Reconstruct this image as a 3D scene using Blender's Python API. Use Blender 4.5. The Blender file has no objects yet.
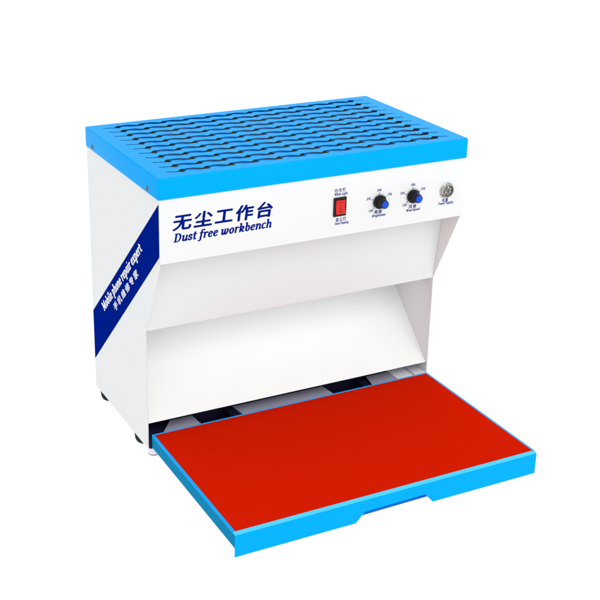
import bpy, math, random
import numpy as np
from mathutils import Matrix, Vector
from mathutils.geometry import tessellate_polygon

random.seed(4)
S = bpy.context.scene
COL = S.collection
R = math.radians

# ------------------------------------------------------------------ sizes (metres)
W, D, H = 0.5, 0.2945, 0.4559          # lid width, depth, top height
HC = 0.0298                            # lid skirt height
E = 0.0016                             # how far the body sits inside the lid
Z1, Y2, Z2, Z3 = 0.3334, 0.0622, 0.2091, 0.0159   # fascia bottom, recess depth, hood bottom, body bottom
T = 0.0015                             # sheet metal
TX0, TX1, TY0, TY1 = 0.0061, 0.4943, -0.2288, 0.0572   # drawer
TZ, TH, TS = 0.0422, 0.0355, 0.0216

# ------------------------------------------------------------------ materials
def mat(name, col, rough=0.45, metal=0.0, spec=0.12, bump=0.0, scale=900.0, emit=None, var=0.0):
    m = bpy.data.materials.new(name); m.use_nodes = True
    nt = m.node_tree; b = nt.nodes['Principled BSDF']
    b.inputs['Base Color'].default_value = (*col, 1)
    b.inputs['Roughness'].default_value = rough
    b.inputs['Metallic'].default_value = metal
    b.inputs['Specular IOR Level'].default_value = spec
    tc = nt.nodes.new('ShaderNodeTexCoord')
    if var > 0:
        n = nt.nodes.new('ShaderNodeTexNoise'); n.inputs['Scale'].default_value = 14; n.inputs['Detail'].default_value = 6
        nt.links.new(tc.outputs['Object'], n.inputs['Vector'])
        mx = nt.nodes.new('ShaderNodeMix'); mx.data_type = 'RGBA'
        mx.inputs[6].default_value = (*[c * (1 - var) for c in col], 1)
        mx.inputs[7].default_value = (*[min(1, c * (1 + var)) for c in col], 1)
        nt.links.new(n.outputs['Fac'], mx.inputs[0]); nt.links.new(mx.outputs[2], b.inputs['Base Color'])
    if bump > 0:
        n2 = nt.nodes.new('ShaderNodeTexNoise'); n2.inputs['Scale'].default_value = scale; n2.inputs['Detail'].default_value = 2
        bp = nt.nodes.new('ShaderNodeBump'); bp.inputs['Strength'].default_value = bump; bp.inputs['Distance'].default_value = 0.0004
        nt.links.new(tc.outputs['Object'], n2.inputs['Vector'])
        nt.links.new(n2.outputs['Fac'], bp.inputs['Height']); nt.links.new(bp.outputs['Normal'], b.inputs['Normal'])
    if emit:
        b.inputs['Emission Color'].default_value = (*emit[0], 1); b.inputs['Emission Strength'].default_value = emit[1]
    return m

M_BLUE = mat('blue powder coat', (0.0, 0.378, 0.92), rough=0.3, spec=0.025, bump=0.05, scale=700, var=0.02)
M_SHADED = mat('shaded drawer blue', (0.0, 0.225, 0.44), rough=0.5, spec=0.01, var=0.02)  # drawer blue darkened in its colour to stand for the shaded sides
M_WHITE = mat('white powder coat', (0.762, 0.780, 0.787), rough=0.42, spec=0.2, bump=0.05, scale=800, var=0.006)
M_HOOD = mat('hood powder coat', (0.745, 0.802, 0.806), rough=0.42, spec=0.12, bump=0.05, scale=800)
M_SHEEN = mat('blue with painted sheen', (0.07, 0.56, 0.90), rough=0.35, spec=0.1)  # lighter blue: the sheen on the front flange is put into the colour
M_GRIP_SHADE = mat('grip shade blue', (0.0, 0.15, 0.66), rough=0.5, spec=0.03)  # blue darkened to stand for the shade behind the grip cut-out
M_LINER = mat('cool white inner sheet', (0.855, 0.89, 0.88), rough=0.4, spec=0.2, bump=0.03, scale=800)
M_RED = mat('red rubber mat', (0.585, 0.0115, 0.0008), rough=0.75, spec=0.0, bump=0.06, scale=1600, var=0.02)
M_NAVY = mat('navy vinyl print', (0.0, 0.012, 0.235), rough=0.6, spec=0.0)
M_INK = mat('navy ink', (0.001, 0.010, 0.21), rough=0.6, spec=0.0)
M_PRINTW = mat('white print', (0.86, 0.86, 0.9), rough=0.6, spec=0.05)
M_BLACK = mat('black plastic', (0.010, 0.010, 0.011), rough=0.42, spec=0.16)
M_RUB = mat('black rubber', (0.012, 0.012, 0.012), rough=0.75, spec=0.15)
M_VOID = mat('cavity shade', (0.016, 0.016, 0.045), rough=0.9, spec=0.02)  # near-black colour stands in for the shade inside the cavity
M_ROCK = mat('red rocker plastic', (0.70, 0.010, 0.012), rough=0.3, spec=0.3)
M_MARK = mat('dark gold marks', (0.20, 0.045, 0.012), rough=0.5, spec=0.1)
M_CAP = mat('blue knob cap plastic', (0.0, 0.075, 0.62), rough=0.4, spec=0.2)
M_CHROME = mat('nickel plated metal', (0.46, 0.45, 0.44), rough=0.2, metal=1.0)
M_STEEL = mat('screw steel', (0.14, 0.135, 0.13), rough=0.3, metal=1.0)
M_ZINC = mat('grey lavender sheet metal', (0.40, 0.40, 0.50), rough=0.4, spec=0.2, var=0.04)
M_NAVYM = mat('dark navy duct paint', (0.012, 0.012, 0.035), rough=0.5, spec=0.1)
M_FILTER = mat('tan filter foam', (0.13, 0.11, 0.065), rough=0.95, spec=0.02, bump=0.6, scale=500)
M_GROUND = mat('self-lit white ground', (0.10, 0.10, 0.10), rough=0.6, spec=0.0, emit=((1, 1, 1), 1.0))  # emission added so the ground stays white and takes no shadows

# ------------------------------------------------------------------ mesh helpers
class MB:
    def __init__(s): s.v = []; s.f = []; s.sm = []; s.mi = []
    def add(s, vs, fs, smooth=False, mi=0):
        o = len(s.v); s.v += [tuple(v) for v in vs]
        for f in fs: s.f.append(tuple(o + i for i in f)); s.sm.append(smooth); s.mi.append(mi)
    def box(s, x0, x1, y0, y1, z0, z1, mi=0):
        vs = [(x, y, z) for z in (z0, z1) for y in (y0, y1) for x in (x0, x1)]
        s.add(vs, [(0, 2, 3, 1), (4, 5, 7, 6), (0, 1, 5, 4), (2, 6, 7, 3), (0, 4, 6, 2), (1, 3, 7, 5)], mi=mi)
    def prism_x(s, poly, x0, x1):          # poly of (y,z)
        n = len(poly); vs = [(x0, *q) for q in poly] + [(x1, *q) for q in poly]
        s.add(vs, [tuple(range(n - 1, -1, -1)), tuple(range(n, 2 * n))] + [(i, (i + 1) % n, n + (i + 1) % n, n + i) for i in range(n)])
    def prism_y(s, poly, y0, y1):          # poly of (x,z)
        n = len(poly); vs = [(q[0], y0, q[1]) for q in poly] + [(q[0], y1, q[1]) for q in poly]
        s.add(vs, [tuple(range(n - 1, -1, -1)), tuple(range(n, 2 * n))] + [(i, (i + 1) % n, n + (i + 1) % n, n + i) for i in range(n)])
    def lathe(s, origin, axis, prof, n=40, up=(0, 0, 1), flute=None, mi=0):   # prof of (radius, along)
        ax = Vector(axis).normalized(); u = Vector(up) - ax * Vector(up).dot(ax)
        if u.length < 1e-6: u = Vector((1, 0, 0))
        u.normalize(); w = ax.cross(u); o = Vector(origin); vs = []; fs = []
        for (r, t) in prof:
            for k in range(n):
                a = 2 * math.pi * k / n
                rr = r * (flute(a, t) if flute else 1)
                vs.append(o + ax * t + u * (rr * math.cos(a)) + w * (rr * math.sin(a)))
        for i in range(len(prof) - 1):
            for k in range(n):
                fs.append((i * n + k, i * n + (k + 1) % n, (i + 1) * n + (k + 1) % n, (i + 1) * n + k))
        fs.append(tuple(range(n - 1, -1, -1))); fs.append(tuple(range((len(prof) - 1) * n, len(prof) * n)))
        s.add(vs, fs, True, mi)
    def build(s, name, m, parent=None, bevel=0.0, sharp=35, label=None, seg=2):
        me = bpy.data.meshes.new(name); me.from_pydata(s.v, [], s.f)
        me.polygons.foreach_set('use_smooth', s.sm)
        for mm in (m if isinstance(m, (list, tuple)) else [m]): me.materials.append(mm)
        me.polygons.foreach_set('material_index', s.mi)
        me.update()
        import bmesh
        bm = bmesh.new(); bm.from_mesh(me); bmesh.ops.recalc_face_normals(bm, faces=bm.faces); bm.to_mesh(me); bm.free()
        me.set_sharp_from_angle(angle=R(sharp))
        o = bpy.data.objects.new(name, me); COL.objects.link(o)
        if parent: o.parent = parent
        if bevel > 0:
            b = o.modifiers.new('edge', 'BEVEL'); b.width = bevel; b.segments = seg; b.limit_method = 'ANGLE'; b.angle_limit = R(30)
            b.harden_normals = False
        if label: o['label'] = label
        return o

# ------------------------------------------------------------------ lettering
def arc(cx, cy, rx, ry, a0, a1, n=14):
    return [(cx + rx * math.cos(R(a0 + (a1 - a0) * i / n)), cy + ry * math.sin(R(a0 + (a1 - a0) * i / n))) for i in range(n + 1)]
def ser(x, y, w=.07): return [(x - w, y), (x + w, y)]
def ln(*p): return list(p)
XH, AS, CP, DS = .47, .73, .67, -.2
def bowl(cx, rx=.15): return arc(cx, .25, rx, .22, 0, 360, 26)
G = {
 'D': (.74, [ln((.15, .03), (.15, CP)), ser(.13, .03), ser(.13, CP), [(.15, CP), (.3, CP)] + arc(.32, .35, .27, .32, 90, -90) + [(.15, .03)]]),
 'u': (.62, [ln((.07, .46), (.15, XH), (.15, .16)) + arc(.26, .15, .11, .12, 180, 290) + [(.45, .2)], ln((.47, XH), (.47, .03), (.54, .05))]),
 's': (.45, [[(.35, .36)] + arc(.22, .36, .11, .11, 40, 230) + arc(.22, .14, .13, .11, 60, -150) + [(.08, .14)]]),
 't': (.4, [ln((.2, .62), (.18, .4), (.18, .14)) + arc(.27, .13, .09, .1, 180, 310), ln((.07, XH), (.34, XH))]),
 'f': (.4, [arc(.34, .6, .13, .13, 40, 180) + [(.2, .5), (.17, .0)] + arc(.07, -.06, .1, .12, 0, -130), ln((.07, XH), (.36, XH))]),
 'r': (.46, [ln((.07, .46), (.15, XH), (.15, .03)), [(.15, .25)] + arc(.31, .3, .15, .17, 170, 60) + [(.4, .41)]]),
 'e': (.52, [[(.12, .24), (.3, .26)] + arc(.27, .34, .13, .13, -20, 150) + arc(.27, .22, .17, .19, 160, 320)]),
 'w': (.82, [ln((.06, .46), (.14, XH), (.15, .2)) + arc(.25, .15, .1, .12, 180, 310) + [(.42, .25), (.42, XH), (.42, .18)] + arc(.52, .15, .1, .12, 180, 320) + [(.7, .28), (.7, .42), (.64, XH)]]),
 'o': (.56, [bowl(.28, .17)]),
 'k': (.6, [ln((.07, .72), (.15, AS), (.15, .03)), [(.16, .24)] + arc(.34, .35, .12, .12, 130, -60) + [(.16, .24)], ln((.28, .22), (.42, .04), (.54, .05))]),
 'b': (.58, [ln((.07, .72), (.15, AS), (.15, .1)), arc(.3, .25, .16, .22, 150, -170, 24)]),
 'n': (.62, [ln((.07, .46), (.15, XH), (.15, .03)), [(.15, .28)] + arc(.33, .32, .14, .15, 140, 0) + [(.47, .03), (.54, .05)]]),
 'c': (.48, [arc(.27, .25, .17, .22, 50, 310, 22)]),
 'h': (.62, [ln((.07, .72), (.15, AS), (.15, .03)), [(.15, .28)] + arc(.33, .32, .14, .15, 140, 0) + [(.47, .03), (.54, .05)]]),
 'i': (.32, [ln((.07, .46), (.15, XH), (.15, .12)) + arc(.22, .12, .07, .09, 180, 300), ln((.17, .67), (.17, .68))]),
 'l': (.32, [ln((.07, .72), (.15, AS), (.15, .12)) + arc(.22, .12, .07, .09, 180, 300)]),
 'p': (.6, [ln((.07, .46), (.15, XH), (.15, DS)), ser(.15, DS), arc(.31, .25, .16, .22, 150, -150, 24)]),
 'a': (.6, [arc(.27, .25, .16, .22, 60, 330, 22), ln((.45, XH), (.43, .1), (.53, .05))]),
 'd': (.6, [arc(.27, .25, .16, .22, 60, 330, 22), ln((.38, .72), (.45, AS), (.44, .1), (.53, .05))]),
 'g': (.6, [arc(.27, .25, .16, .22, 60, 330, 22), ln((.45, XH), (.44, -.05)) + arc(.28, -.06, .16, .13, 0, -160)]),
 'x': (.56, [ln((.08, .45), (.16, XH), (.38, .03), (.48, .05)), ln((.44, XH), (.1, .03))]),
 'y': (.58, [ln((.07, .46), (.15, XH), (.15, .2)) + arc(.27, .17, .12, .12, 180, 300), ln((.46, XH), (.44, -.05)) + arc(.28, -.06, .16, .13, 0, -160)]),
 'M': (.92, [ln((.17, .03), (.17, CP), (.44, .12), (.72, CP), (.74, .03)), ser(.15, .03), ser(.74, .03), ser(.13, CP, .05), ser(.76, CP, .05)]),
 'W': (.98, [ln((.12, CP), (.28, .05), (.48, CP - .05), (.64, .05), (.86, CP)), ser(.12, CP), ser(.86, CP)]),
 'L': (.6, [ln((.15, CP), (.15, .03), (.5, .03), (.53, .17)), ser(.15, CP), ser(.13, .03)]),
 'B': (.66, [ln((.15, .03), (.15, CP)), ser(.13, .03), ser(.13, CP), [(.15, CP), (.3, CP)] + arc(.32, .52, .17, .15, 90, -90) + [(.15, .37), (.33, .37)] + arc(.34, .2, .2, .17, 90, -90) + [(.15, .03)]]),
 'S': (.56, [[(.46, .5)] + arc(.28, .5, .16, .17, 20, 240) + arc(.28, .2, .18, .17, 65, -150) + [(.1, .2)]]),
 'P': (.62, [ln((.15, .03), (.15, CP)), ser(.15, .03), ser(.13, CP), [(.15, CP), (.3, CP)] + arc(.32, .5, .19, .17, 90, -90) + [(.15, .33)]]),
}
def glyph_poly(ch, h, rx=.095, ry=.045):
    adv, strokes = G[ch]
    k = rx / ry
    xs = np.arange(-.12, adv + .2, h); ys = np.arange(-.32, .86, h)
    X, Y = np.meshgrid(xs, ys); d2 = np.full(X.shape, 9.0)
    for st in strokes:
        for (a, b) in zip(st[:-1], st[1:]):
            ax, ay, bx, by = a[0], a[1] * k, b[0], b[1] * k
            dx, dy = bx - ax, by - ay; L = dx * dx + dy * dy + 1e-12
            t = np.clip(((X - ax) * dx + (Y * k - ay) * dy) / L, 0, 1)
            d2 = np.minimum(d2, (X - ax - t * dx) ** 2 + (Y * k - ay - t * dy) ** 2)
    F = rx - np.sqrt(d2)
    polys = []; ny, nx = F.shape
    for j in range(ny - 1):
        run = None
        for i in range(nx - 1):
            c = [(i, j), (i + 1, j), (i + 1, j + 1), (i, j + 1)]
            f = [F[q[1], q[0]] for q in c]
            if min(f) > 0:
                if run is None: run = i
                continue
            if run is not None:
                polys.append([(xs[run], ys[j]), (xs[i], ys[j]), (xs[i], ys[j + 1]), (xs[run], ys[j + 1])]); run = None
            if max(f) <= 0: continue
            pl = []
            for q in range(4):
                a, b = c[q], c[(q + 1) % 4]; fa, fb = f[q], f[(q + 1) % 4]
                pa = (xs[a[0]], ys[a[1]]); pb = (xs[b[0]], ys[b[1]])
                if fa > 0: pl.append(pa)
                if (fa > 0) != (fb > 0):
                    t = fa / (fa - fb); pl.append((pa[0] + t * (pb[0] - pa[0]), pa[1] + t * (pb[1] - pa[1])))
            if len(pl) >= 3: polys.append(pl)
        if run is not None:
            polys.append([(xs[run], ys[j]), (xs[nx - 1], ys[j]), (xs[nx - 1], ys[j + 1]), (xs[run], ys[j + 1])])
    return adv, polys
_gc = {}
def serif_text(txt, h, track=0.0):
    polys = []; x = 0
    for ch in txt:
        if ch == ' ': x += .26; continue
        if (ch, h) not in _gc: _gc[(ch, h)] = glyph_poly(ch, h)
        adv, ps = _gc[(ch, h)]
        polys += [[(px + x, py) for px, py in pl] for pl in ps]; x += adv + track
    return polys
def font_text(txt, bold=0.0, spacing=1.0):
    c = bpy.data.curves.new('lettering', 'FONT'); c.body = txt; c.offset = bold; c.space_character = spacing; c.resolution_u = 4
    o = bpy.data.objects.new('lettering', c); COL.objects.link(o)
    me = bpy.data.meshes.new_from_object(o.evaluated_get(bpy.context.evaluated_depsgraph_get()))
    vs = [(v.co.x, v.co.y) for v in me.vertices]
    polys = [[vs[i] for i in p.vertices] for p in me.polygons]
    bpy.data.objects.remove(o); bpy.data.curves.remove(c); bpy.data.meshes.remove(me)
    return polys
def place(mb, polys, O, Rv, Uv, w, h, shear=0.0, bbox=None, center=False, bold=0.0):
    if bold > 0:
        N = Vector(Rv).cross(Vector(Uv))
        for i, (dx, dy) in enumerate(((0, 0), (-1, 0), (1, 0), (0, -.7), (0, .7))):
            place(mb, polys, Vector(O) + Vector(Rv) * (dx * bold) + Vector(Uv) * (dy * bold) + N * (i * 1.5e-5), Rv, Uv, w, h, shear, bbox, center)
        return
    """put flat polygons into the frame O + R*x + U*y, scaled so their box is w by h"""
    xs = [p[0] for pl in polys for p in pl]; ys = [p[1] for pl in polys for p in pl]
    x0, x1, y0, y1 = bbox or (min(xs), max(xs), min(ys), max(ys))
    O = Vector(O); Rv = Vector(Rv); Uv = Vector(Uv)
    for pl in polys:
        vs = []
        for (x, y) in pl:
            b = (y - y0) / (y1 - y0) * h; a = (x - x0) / (x1 - x0) * w + shear * b
            if center: a -= w / 2; b -= h / 2
            vs.append(O + Rv * a + Uv * b)
        mb.add(vs, [tuple(range(len(vs)))])
FR, FU = (1, 0, 0), (0, 0, 1)
FY = E - 0.00012                      # printed ink stands a hair proud of the fascia

# ------------------------------------------------------------------ root
bench = bpy.data.objects.new('dust_free_workbench', None); COL.objects.link(bench)
bench['label'] = 'white steel dust free workbench with blue slotted lid and red topped blue drawer pulled out'
bench['category'] = 'workbench'

# ------------------------------------------------------------------ lid with wavy slots
def lid_ring(ins, z, r=0.0035, n=6):
    pts = []
    for (cx, cy, a) in ((W - r, r, -90), (W - r, D - r, 0), (r, D - r, 90), (r, r, 180)):
        for i in range(n + 1):
            t = R(a + 90 * i / n); rr = max(r - ins, 0.0002)
            # keep centre, shrink radius, then inset what is left
            ex = max(ins - (r - 0.0002), 0)
            sx = 1 if cx > W / 2 else -1; sy = 1 if cy > D / 2 else -1
            pts.append((cx - sx * ex + rr * math.cos(t), cy - sy * ex + rr * math.sin(t), z))
    return pts
HX = [0.0457 + 0.0372 * j for j in range(12)]
ROWS = [0.0249 + 0.02455 * k for k in range(11)]
PITCH = 0.0372
def saw(x):
    """slot centre line: leaves every hole high, sinks towards the next one, climbs steeply through it"""
    u = (x - HX[0]) / PITCH; k = math.floor(u); t = u - k
    v = 0.0050 * (1 - 2 * t)
    e = min(t, 1 - t) * PITCH
    sm = min(1.0, e / 0.0075)
    return v * (sm * sm * (3 - 2 * sm))
def slot_edges(x):
    t = ((x - HX[0]) / PITCH) % 1.0
    inside = HX[0] < x < HX[-1]
    g = 0.0014 + (0.0058 * math.sin(math.pi * t) ** 1.5 if inside else 0.0010)
    if x < 0.0225 or x > 0.4775: g *= 0.7
    hole = 0.0044 * max(math.exp(-((x - q) / 0.0034) ** 2) for q in HX)
    return saw(x + 0.0018) + g + hole, saw(x - 0.0018) - g - hole
def slot_shape(y0):
    xs = np.arange(0.0212, 0.4790, 0.0011)
    ed = [slot_edges(x) for x in xs]
    return [(x, y0 + min(l, u - .0012)) for x, (u, l) in zip(xs, ed)] + [(x, y0 + u) for x, (u, l) in list(zip(xs, ed))[::-1]]
lid = MB()
rings = [lid_ring(0.0022, H), lid_ring(0.0011, H - 0.0003), lid_ring(0.0004, H - 0.0008), lid_ring(0.0, H - 0.0018), lid_ring(0.0, H - HC),
         lid_ring(0.0012, H - HC), lid_ring(0.0012, H - 0.0005)]
n = len(rings[0]); vs = [p for r_ in rings for p in r_]; fs = []
for i in range(len(rings) - 1):
    for k in range(n): fs.append((i * n + k, (i + 1) * n + k, (i + 1) * n + (k + 1) % n, i * n + (k + 1) % n))
lid.add(vs, fs, True)
slots = [slot_shape(y) for y in ROWS]
def plate(z, outer):
    polys = [[Vector((p[0], p[1], 0)) for p in outer]] + [[Vector((x, y, 0)) for x, y in s] for s in slots]
    flat = [p for pl in polys for p in pl]
    lid.add([(p.x, p.y, z) for p in flat], [tuple(t) for t in tessellate_polygon(polys)])
plate(H, rings[0]); plate(H - 0.0005, lid_ring(0.0013, 0))
for s in slots:
    m_ = len(s)
    lid.add([(x, y, H) for x, y in s] + [(x, y, H - 0.0005) for x, y in s], [(i, (i + 1) % m_, m_ + (i + 1) % m_, m_ + i) for i in range(m_)])
# lens-shaped slats pressed a little below the sheet inside each opening
DIP = 0.0030
for y0 in ROWS:
    for a in HX[:-1]:
        pts = []
        for i in range(41):
            x = a + PITCH * i / 40; u, l = slot_edges(x)
            t = i / 40; yc = saw(x) + 0.0063; tw = 0.0060 * math.sin(math.pi * t) ** 1.3 - 0.0003
            if 0.14 < t < 0.86: pts.append((x, yc - tw, yc + tw))
        vs = []; fs = []
        for (x, lo_, hi_) in pts:
            for z in (H - DIP, H - DIP - 0.0005): vs += [(x, y0 + lo_, z), (x, y0 + hi_, z)]
        for i in range(len(pts) - 1):
            o = 4 * i
            fs += [(o, o + 4, o + 5, o + 1), (o + 2, o + 3, o + 7, o + 6), (o, o + 2, o + 6, o + 4), (o + 1, o + 5, o + 7, o + 3)]
        lid.add(vs, fs)
# every face already points the right way for shading; build without bevel
lid_o = lid.build('lid', M_BLUE, bench, label='blue sheet metal lid with eleven rows of wavy slots')
def screw(parent, O, ax, up=(0, 0, 1)):
    s_ = MB(); s_.lathe(O, ax, [(0.0034, -0.0005), (0.0034, 0.0003), (0.0029, 0.0011), (0.0014, 0.0016), (0.0003, 0.0017)], n=20, up=up)
    o = s_.build('screw', M_STEEL, parent)
    return o
for y in (0.0394, 0.262):
    screw(lid_o, (0, y, 0.4318), (-1, 0, 0)); screw(lid_o, (W, y, 0.4318), (1, 0, 0))
f = MB(); f.box(0.004, W - 0.004, 0.004, D - 0.004, H - 0.030, H - 0.011); f.build('filter', M_FILTER, bench)

# ------------------------------------------------------------------ body panels
ZT = H - 0.008
prof = [(E + T, ZT), (D - E - T, ZT), (D - E - T, Z3), (Y2, Z3), (Y2, Z2), (E + T, Z1)]
b = MB(); b.prism_x(prof, E, E + T); left = b.build('side_panel', M_WHITE, bench, bevel=0.0004, label='left side panel with navy diagonal stripe and white lettering')
b = MB(); b.prism_x(prof, W - E - T, W - E); right = b.build('side_panel', M_WHITE, bench, bevel=0.0004, label='plain white right side panel')
b = MB(); b.box(E, W - E, D - E - T, D - E, Z3, ZT); b.build('back_panel', M_WHITE, bench, bevel=0.0004)
b = MB(); b.prism_x([(E, ZT), (E + T, ZT), (E + T, Z1 + T), (0.046, Z1 + T), (0.046, Z1), (E, Z1)], E, W - E)
fascia = b.build('front_panel', M_WHITE, bench, bevel=0.0006)
# recessed hood sheet under the fascia
b = MB(); b.prism_x([(0.0470, Z1 - .0002), (0.0485, Z1 - .0002), (Y2 + 0.0018, Z2 + T), (Y2 + 0.02, Z2 + T), (Y2 + 0.02, Z2), (Y2 + 0.0004, Z2)], E + T + .0001, W - E - T - .0001)
b.build('hood', M_HOOD, bench, bevel=0.0004)
# inclined white baffle of the working cavity
y_b, z_b = 0.0655, 0.0572; dy, dz = 0.0977, 0.0953
k2 = 2.05
b = MB(); b.prism_x([(y_b, z_b), (y_b + dy * k2, z_b + dz * k2), (y_b + dy * k2 + .001, z_b + dz * k2 - .001), (y_b + .0024, z_b - .0001)], E + T + .0001, W - E - T - .0001)
b.build('baffle', M_LINER, bench)
b = MB(); b.box(E + T + .0001, W - E - T - .0001, Y2 + 0.02, y_b + dy * k2 - .004, Z2 + 0.045, Z2 + 0.0465); b.build('cavity_ceiling', M_WHITE, bench)
# grey base plate with two dark duct openings, seen through the gap behind the drawer
PZ = 0.0385
b = MB()
def pl4(x0, x1, x2, x3, y0, y1): # quad slab with slanted ends: x0..x1 near, x2..x3 far
    vs = [(x0, y0, PZ), (x1, y0, PZ), (x3, y1, PZ), (x2, y1, PZ)]; vs += [(v[0], v[1], PZ - .0012) for v in vs]
    b.add(vs, [(0, 1, 2, 3), (7, 6, 5, 4), (0, 4, 5, 1), (1, 5, 6, 2), (2, 6, 7, 3), (3, 7, 4, 0)])
YA, YB = 0.0585, 0.0930
for q in ((0.0235, 0.0890, 0.0500, 0.0865), (0.1600, 0.3205, 0.1560, 0.3170), (0.3925, 0.4405, 0.3990, 0.4405)):
    b = MB(); pl4(*q, YA, YB); base = b.build('base_plate', M_ZINC, bench)
b = MB(); b.box(0.4409, 0.4965, YA, 0.105, PZ - .0012, PZ + .0012); b.build('rail_bracket', mat('pale zinc bracket', (0.86, 0.87, 0.92), rough=0.35, spec=0.3), base)
b = MB(); b.box(0.4720, 0.4725, YA, 0.1, PZ + .0013, PZ + .003); b.build('rail_edge', M_ZINC, base)
b = MB()
b.box(0.1420, 0.1596, YA, YB, PZ - .004, PZ - .0013); b.build('duct_wall', M_NAVYM, base)
b = MB(); b.box(0.3790, 0.3922, YA, YB, PZ - .004, PZ - .0013); b.build('duct_wall', M_NAVYM, base)
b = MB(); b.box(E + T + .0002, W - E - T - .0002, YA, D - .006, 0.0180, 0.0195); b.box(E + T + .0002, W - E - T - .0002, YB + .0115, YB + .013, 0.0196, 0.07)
b.box(E + T + .0002, 0.0500, YA, YB + .01, 0.0200, 0.0335)  # dark block standing for the shade at the cavity's left end
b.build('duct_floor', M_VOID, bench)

# ------------------------------------------------------------------ printing on the left side
sx = E - 0.00012
b = MB(); vs = [(sx, E + T + .0004, 0.4200), (sx, D - E - .0004, 0.1515), (sx, D - E - .0004, 0.0655), (sx, E + T + .0004, 0.3440)]
b.add(vs, [(0, 1, 2, 3)]); b.build('stripe', M_NAVY, left)
ang = R(43.3); c_, s_ = math.cos(ang), math.sin(ang)
SR, SU = (0, -c_, s_), (0, s_, c_)
b = MB(); place(b, serif_text('Mobile phone repair expert', 0.014), (sx - .0001, 0.2330, 0.1688), SR, SU, 0.2352, 0.0158 * 1.06 / .78, shear=-0.30, bbox=None)
b.build('english_lettering', M_PRINTW, left)
b = MB(); place(b, font_text('手机维修专家', 0.0, 1.42), (sx - .0001, 0.1852, 0.1922), SR, SU, 0.1405, 0.0128, shear=-0.30, bold=0.00045)
b.build('chinese_lettering', M_PRINTW, left)

# ------------------------------------------------------------------ printing on the fascia
b = MB(); place(b, font_text('无尘工作台', 0.006, 1.22), (0.0205, FY, 0.3797), FR, FU, 0.1500, 0.0225, shear=0.13, bold=0.00080)
b.build('chinese_title', M_INK, fascia)
b = MB(); place(b, serif_text('Dust free workbench', 0.012), (0.0205, FY, 0.3592), FR, FU, 0.1495, 0.0174, shear=0.20, bbox=None)
b.build('english_title', M_INK, fascia)
def caption(cx, zc, zc2, zh, en, wz, we):
    b = MB()
    place(b, font_text(zh, 0.0, 1.3), (cx, FY, zc), FR, FU, wz, 0.0056, center=True, bold=0.00016)
    place(b, serif_text(en, 0.03), (cx + .001, FY, zc2), FR, FU, we, 0.0056, shear=0.15, center=True)
    b.build('caption', M_INK, fascia)
caption(0.2812, 0.4035, 0.3972, '白光灯', 'White Light', 0.0180, 0.0220)
caption(0.2840, 0.3587, 0.3526, '显尘灯', 'Dust Display', 0.0175, 0.0235)
caption(0.3470, 0.3612, 0.3553, '亮度', 'Brightness', 0.0130, 0.0235)
caption(0.4070, 0.3612, 0.3553, '风速', 'Wind Speed', 0.0130, 0.0245)
caption(0.4655, 0.3630, 0.3580, '电源', 'Power Supply', 0.0100, 0.0270)
def dial(cx, cz):
    b = MB()
    for (a, t, ox, oz) in ((222, 'OFF', 0, -.001), (160, '25%', -.0015, .001), (92, '50%', 0, .0005), (28, '75%', .0015, .001)):
        ca, sa = math.cos(R(a)), math.sin(R(a)); dx, dz = -sa * .00045, ca * .00045
        p0 = (cx + ca * .0112, cz + sa * .0112); p1 = (cx + ca * .0142, cz + sa * .0142)
        b.add([(p0[0] - dx, FY, p0[1] - dz), (p1[0] - dx, FY, p1[1] - dz), (p1[0] + dx, FY, p1[1] + dz), (p0[0] + dx, FY, p0[1] + dz)], [(0, 1, 2, 3)])
        place(b, font_text(t, 0.0), (cx + ca * .0182 + ox, FY, cz + sa * .0172 + oz), FR, FU, 0.0072, 0.0036, center=True, bold=0.00013)
    # thin scale arc
    for k in range(44):
        a0, a1 = R(222 - 210 * k / 44), R(222 - 210 * (k + 1) / 44); r0, r1 = .0112, .0117
        b.add([(cx + r0 * math.cos(a0), FY, cz + r0 * math.sin(a0)), (cx + r0 * math.cos(a1), FY, cz + r0 * math.sin(a1)),
               (cx + r1 * math.cos(a1), FY, cz + r1 * math.sin(a1)), (cx + r1 * math.cos(a0), FY, cz + r1 * math.sin(a0))], [(0, 1, 2, 3)])
    b.build('dial_scale', M_INK, fascia)

# ------------------------------------------------------------------ rocker switch
def empty(name, loc, parent, label=None):
    o = bpy.data.objects.new(name, None); COL.objects.link(o); o.parent = parent
    if label: o['label'] = label
    return o
x0, x1, z0, z1 = 0.2705, 0.2910, 0.3645, 0.3928
b = MB()
yf = E - 0.0022
b.box(x0, x1, yf, E, z1 - .0035, z1); b.box(x0, x1, yf, E, z0, z0 + .0030); b.box(x0, x0 + .0028, yf, E, z0 + .0030, z1 - .0035); b.box(x1 - .0022, x1, yf, E, z0 + .0030, z1 - .0035)
b.box(x0 + .0028, x1 - .0022, E - .0002, E - .0001, z0 + .003, z1 - .0035)
sw = b.build('rocker_switch', M_BLACK, bench, bevel=0.0006)
b = MB(); zm = (z0 + z1) / 2; xa, xb = x0 + .0031, x1 - .0025; ya = E - .0004
b.prism_x([(ya, z0 + .0033), (yf - .0030, z0 + .0036), (yf - .0004, zm), (yf - .0018, z1 - .0040), (ya, z1 - .0038)], xa, xb)
b.build('rocker', M_ROCK, sw, bevel=0.0005)
b = MB(); mx = (xa + xb) / 2; yk = lambda z: (yf - .0004 + (-.0026) * (zm - z) / (zm - z0 - .0036) if z < zm else yf - .0004 - .0014 * (z - zm) / (z1 - .0040 - zm)) - .00015
def bar(xc, zc, w, h):
    b.add([(xc - w, yk(zc - h), zc - h), (xc + w, yk(zc - h), zc - h), (xc + w, yk(zc + h), zc + h), (xc - w, yk(zc + h), zc + h)], [(0, 1, 2, 3)])
bar(mx, zm + .0075, .0036, .0006); bar(mx, zm + .0035, .0005, .0018)
bar(mx, zm - .0078, .0034, .0006); bar(mx, zm - .0058, .0034, .0006)
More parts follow.
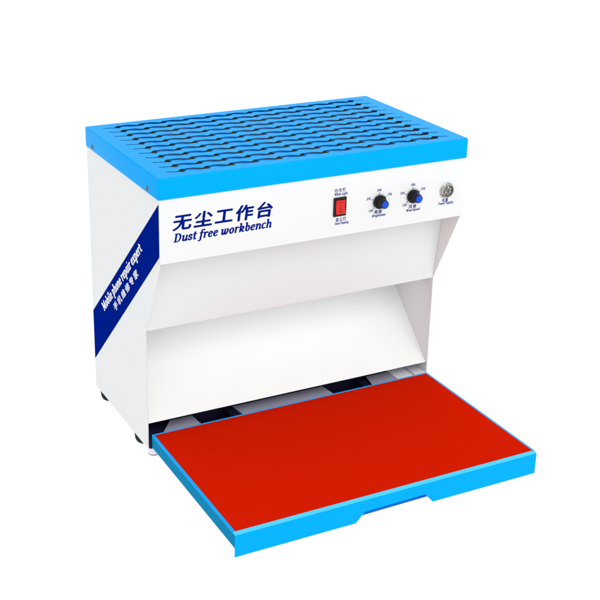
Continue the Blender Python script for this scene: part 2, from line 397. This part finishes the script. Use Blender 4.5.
for k in range(20):
    a0, a1 = 2 * math.pi * k / 20, 2 * math.pi * (k + 1) / 20
    q = [(mx + r_ * math.cos(a), zm - .0024 + r_ * math.sin(a)) for a, r_ in ((a0, .0013), (a1, .0013), (a1, .0021), (a0, .0021))]
    b.add([(x, yk(z) - .00005, z) for x, z in q], [(0, 1, 2, 3)])
b.build('rocker_marks', M_MARK, sw)

# ------------------------------------------------------------------ control knobs
def knob(cx, cz, turn):
    O = (cx, E, cz)
    b = MB(); fl = lambda a, t: 1 + (0.03 * math.cos(18 * a) if 0.004 < t < 0.0165 else 0)
    up = (math.sin(turn), 0, math.cos(turn))
    b.lathe(O, (0, -1, 0), [(.0098, 0), (.0103, .0004), (.0103, .0036), (.0098, .0044), (.0074, .0048), (.0070, .0060), (.0066, .0150), (.0062, .0168), (.0056, .0170), (.0056, .0160)], n=72, up=up, flute=fl)
    k = b.build('control_knob', M_BLACK, bench, label=None)
    b = MB(); b.lathe((cx, E - .0158, cz), (0, -1, 0), [(.0055, 0), (.0055, .0014), (.0050, .0019), (.0030, .0020)], n=40, up=up); b.build('knob_cap', M_CAP, k)
    # pointer rib running down the knob's side
    b = MB(); u = Vector(up); w = Vector((0, -1, 0)).cross(u)
    def P(r, t, s): return Vector(O) + Vector((0, -t, 0)) + u * r + w * s
    vs = [P(.0066, .006, -.0010), P(.0066, .006, .0010), P(.0081, .0062, .0010), P(.0081, .0062, -.0010),
          P(.0052, .0164, -.0010), P(.0052, .0164, .0010), P(.0066, .0164, .0010), P(.0066, .0164, -.0010)]
    b.add(vs, [(0, 1, 2, 3), (4, 7, 6, 5), (0, 4, 5, 1), (1, 5, 6, 2), (2, 6, 7, 3), (3, 7, 4, 0)])
    b.build('pointer', M_CAP, k)
    dial(cx, cz)
    return k
knob(0.3481, 0.3768, R(118))['label'] = 'black dial knob with blue cap pointing down'
knob(0.4066, 0.3775, R(25))['label'] = 'black dial knob with blue cap and pointer turned up right'

# ------------------------------------------------------------------ power socket
cx, cz = 0.4668, 0.3785
b = MB(); b.lathe((cx, E, cz), (0, -1, 0), [(.0122, 0), (.0122, .0012), (.0116, .0018), (.0108, .0020), (.0106, .0044), (.0100, .0050), (.0090, .0050), (.0086, .0044), (.0084, .0008)], n=48)
sk = b.build('power_socket', M_CHROME, bench)
b = MB(); b.lathe((cx, E, cz), (0, -1, 0), [(.0084, .0006), (.0084, .0022), (.0080, .0024)], n=40); b.build('insulator', mat('brushed socket core', (0.22, 0.21, 0.20), rough=0.25, metal=1.0), sk)
b = MB()
for a in (90, 210, 330, 30):
    r_ = .0046; b.lathe((cx + r_ * math.cos(R(a)), E, cz + r_ * math.sin(R(a))), (0, -1, 0), [(.0017, .0012), (.0017, .0044), (.0010, .0049)], n=16)
b.box(cx - .0012, cx + .0012, E - .0042, E - .0012, cz + .0060, cz + .0080)
b.build('pin', M_CHROME, sk)

# ------------------------------------------------------------------ feet
GZ = -0.0045                                   # the surface everything stands on
def foot(x, y, r, h, m, label):
    b = MB(); b.lathe((x, y, GZ), (0, 0, 1), [(r * .76, 0), (r * .88, .0010), (r * .96, .0040), (r, .0095), (r, (h - GZ) * .85), (r * .92, h - GZ)], n=36)
    b.build('foot', m, bench, label=label)
for x in (0.0245, W - 0.0245):
    for y in (0.1245, 0.2785): foot(x, y, 0.0192, Z3 - .0002, M_RUB, 'black rubber foot')
for x in (0.0185, W - 0.0185):
    b = MB(); b.lathe((x, 0.0815, GZ + .0018), (0, 0, 1), [(.0092, 0), (.0097, .0008), (.0097, Z3 - .0022 - GZ)], n=36); gl = b.build('glide', M_PRINTW, bench, label='small pale glide foot at the front corner')
    b = MB(); b.lathe((x, 0.0815, GZ), (0, 0, 1), [(.0084, 0), (.0091, .0006), (.0091, .0017)], n=36); b.build('pad', M_RUB, gl)

# ------------------------------------------------------------------ drawer
lip = 0.0032                                   # blue rim around the mat
b = MB()
b.box(TX0, TX1, TY0 + .0062, TY1, TZ - .0030, TZ - .0008)                       # deck
b.box(TX0, TX0 + lip, TY0 + .0062, TY1 - lip, TZ - .0007, TZ)                   # rims
b.box(TX1 - lip, TX1, TY0 + .0062, TY1 - lip, TZ - .0007, TZ)
b.box(TX0, TX1, TY1 - lip, TY1, TZ - .0007, TZ)
drawer = b.build('drawer', M_BLUE, bench, bevel=0.0002, label='blue drawer with red mat pulled out of the bottom')
b = MB(); b.box(TX0, TX0 + .0014, TY0 + .0014, TY1, TZ - TS, TZ - .0032); b.build('drawer_side', M_SHADED, drawer, label='left drawer side with shade painted into its blue')
b = MB(); b.box(TX1 - .0014, TX1, TY0 + .0014, TY1, TZ - TS, TZ - .0032); b.build('drawer_side', M_SHADED, drawer, label='right drawer side with shade painted into its blue')
b = MB(); b.box(TX0 + .0016, TX1 - .0016, TY1 - .0014, TY1, TZ - TS, TZ - .0032); b.build('drawer_back', M_SHADED, drawer)
b = MB(); b.box(TX0 + .0016, TX1 - .0016, TY0 + .006, TY1 - .0016, TZ - TS, TZ - TS + .0012); b.build('drawer_bottom', M_SHADED, drawer)
zb = TZ - TH
b = MB(); b.prism_y([(TX0, TZ - .0022), (TX0, zb), (0.1890, zb), (0.2030, zb + .0148), (0.3005, zb + .0160), (0.3152, zb), (TX1, zb), (TX1, TZ - .0022)], TY0, TY0 + .0012)
b.build('drawer_front', M_BLUE, drawer, bevel=0.0004, label='blue drawer front with a cut-out hand grip in its lower edge')
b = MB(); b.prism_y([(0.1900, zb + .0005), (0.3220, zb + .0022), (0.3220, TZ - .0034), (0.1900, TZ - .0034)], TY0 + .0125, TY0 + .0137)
b.build('grip_backing', M_GRIP_SHADE, drawer)
b = MB(); b.box(TX0 + lip + .0001, TX1 - lip - .0001, TY0 + .0063, TY1 - lip - .0001, TZ - .0007, TZ + .0001)
b.build('work_mat', M_RED, drawer, bevel=0.00015)

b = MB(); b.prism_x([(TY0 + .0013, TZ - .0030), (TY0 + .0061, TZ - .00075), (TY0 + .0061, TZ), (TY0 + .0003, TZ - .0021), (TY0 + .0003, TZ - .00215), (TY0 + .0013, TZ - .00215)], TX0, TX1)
b.build('front_flange', M_SHEEN, drawer, label='front flange strip with a painted sheen along the mat edge')

# ------------------------------------------------------------------ ground
g = MB(); g.add([(-30, -30, GZ), (30, -30, GZ), (30, 60, GZ), (-30, 60, GZ)], [(0, 1, 2, 3)])
go = g.build('ground', M_GROUND, None); go['kind'] = 'structure'
go['label'] = 'plain white ground under the workbench, with added glow'

# ------------------------------------------------------------------ light
w = bpy.data.worlds.new('World'); S.world = w; w.use_nodes = True
w.node_tree.nodes['Background'].inputs[0].default_value = (1, 1, 1, 1)
w.node_tree.nodes['Background'].inputs[1].default_value = 1.0
def area(name, loc, target, size, power, col=(1, 1, 1)):
    l = bpy.data.lights.new(name, 'AREA'); l.shape = 'RECTANGLE'; l.size = size[0]; l.size_y = size[1]; l.energy = power; l.color = col
    o = bpy.data.objects.new(name, l); COL.objects.link(o); o.location = loc
    o.rotation_euler = (Vector(target) - Vector(loc)).to_track_quat('-Z', 'Y').to_euler()
    return o
area('softbox', (0.55, -1.75, 1.55), (0.25, 0.05, 0.2), (1.8, 1.3), 15.5)
# unseen LED strip added behind the hood's lower edge to brighten the baffle
area('added_led_strip', (0.25, 0.088, 0.2065), (0.25, 0.20, 0.11), (0.44, 0.012), 0.066, (0.90, 1.0, 0.99))

# ------------------------------------------------------------------ camera (solved from the photograph)
cam = bpy.data.cameras.new('camera'); co = bpy.data.objects.new('camera', cam); COL.objects.link(co)
r_ = Vector((0.89438947, -0.4470931, 0.01323748)); u_ = Vector((0.15314551, 0.3338985, 0.93008507)); f_ = Vector((0.4202546, 0.82983103, -0.36710561))
mw = Matrix.Identity(4)
for i in range(3): mw[i][0] = r_[i]; mw[i][1] = u_[i]; mw[i][2] = -f_[i]
mw[0][3], mw[1][3], mw[2][3] = -0.57111836, -1.42156357, 0.937808
co.matrix_world = mw
cam.sensor_width = 36; cam.lens = 36 * 1210.71943 / 600
cam.shift_x = (300 - 257.40892) / 600; cam.shift_y = -(300 - 265.88284) / 600
cam.clip_start = 0.01; cam.clip_end = 500
S.camera = co
S.view_settings.view_transform = 'Standard'; S.view_settings.look = 'None'; S.view_settings.exposure = 0; S.view_settings.gamma = 1
S.cycles.max_bounces = 8
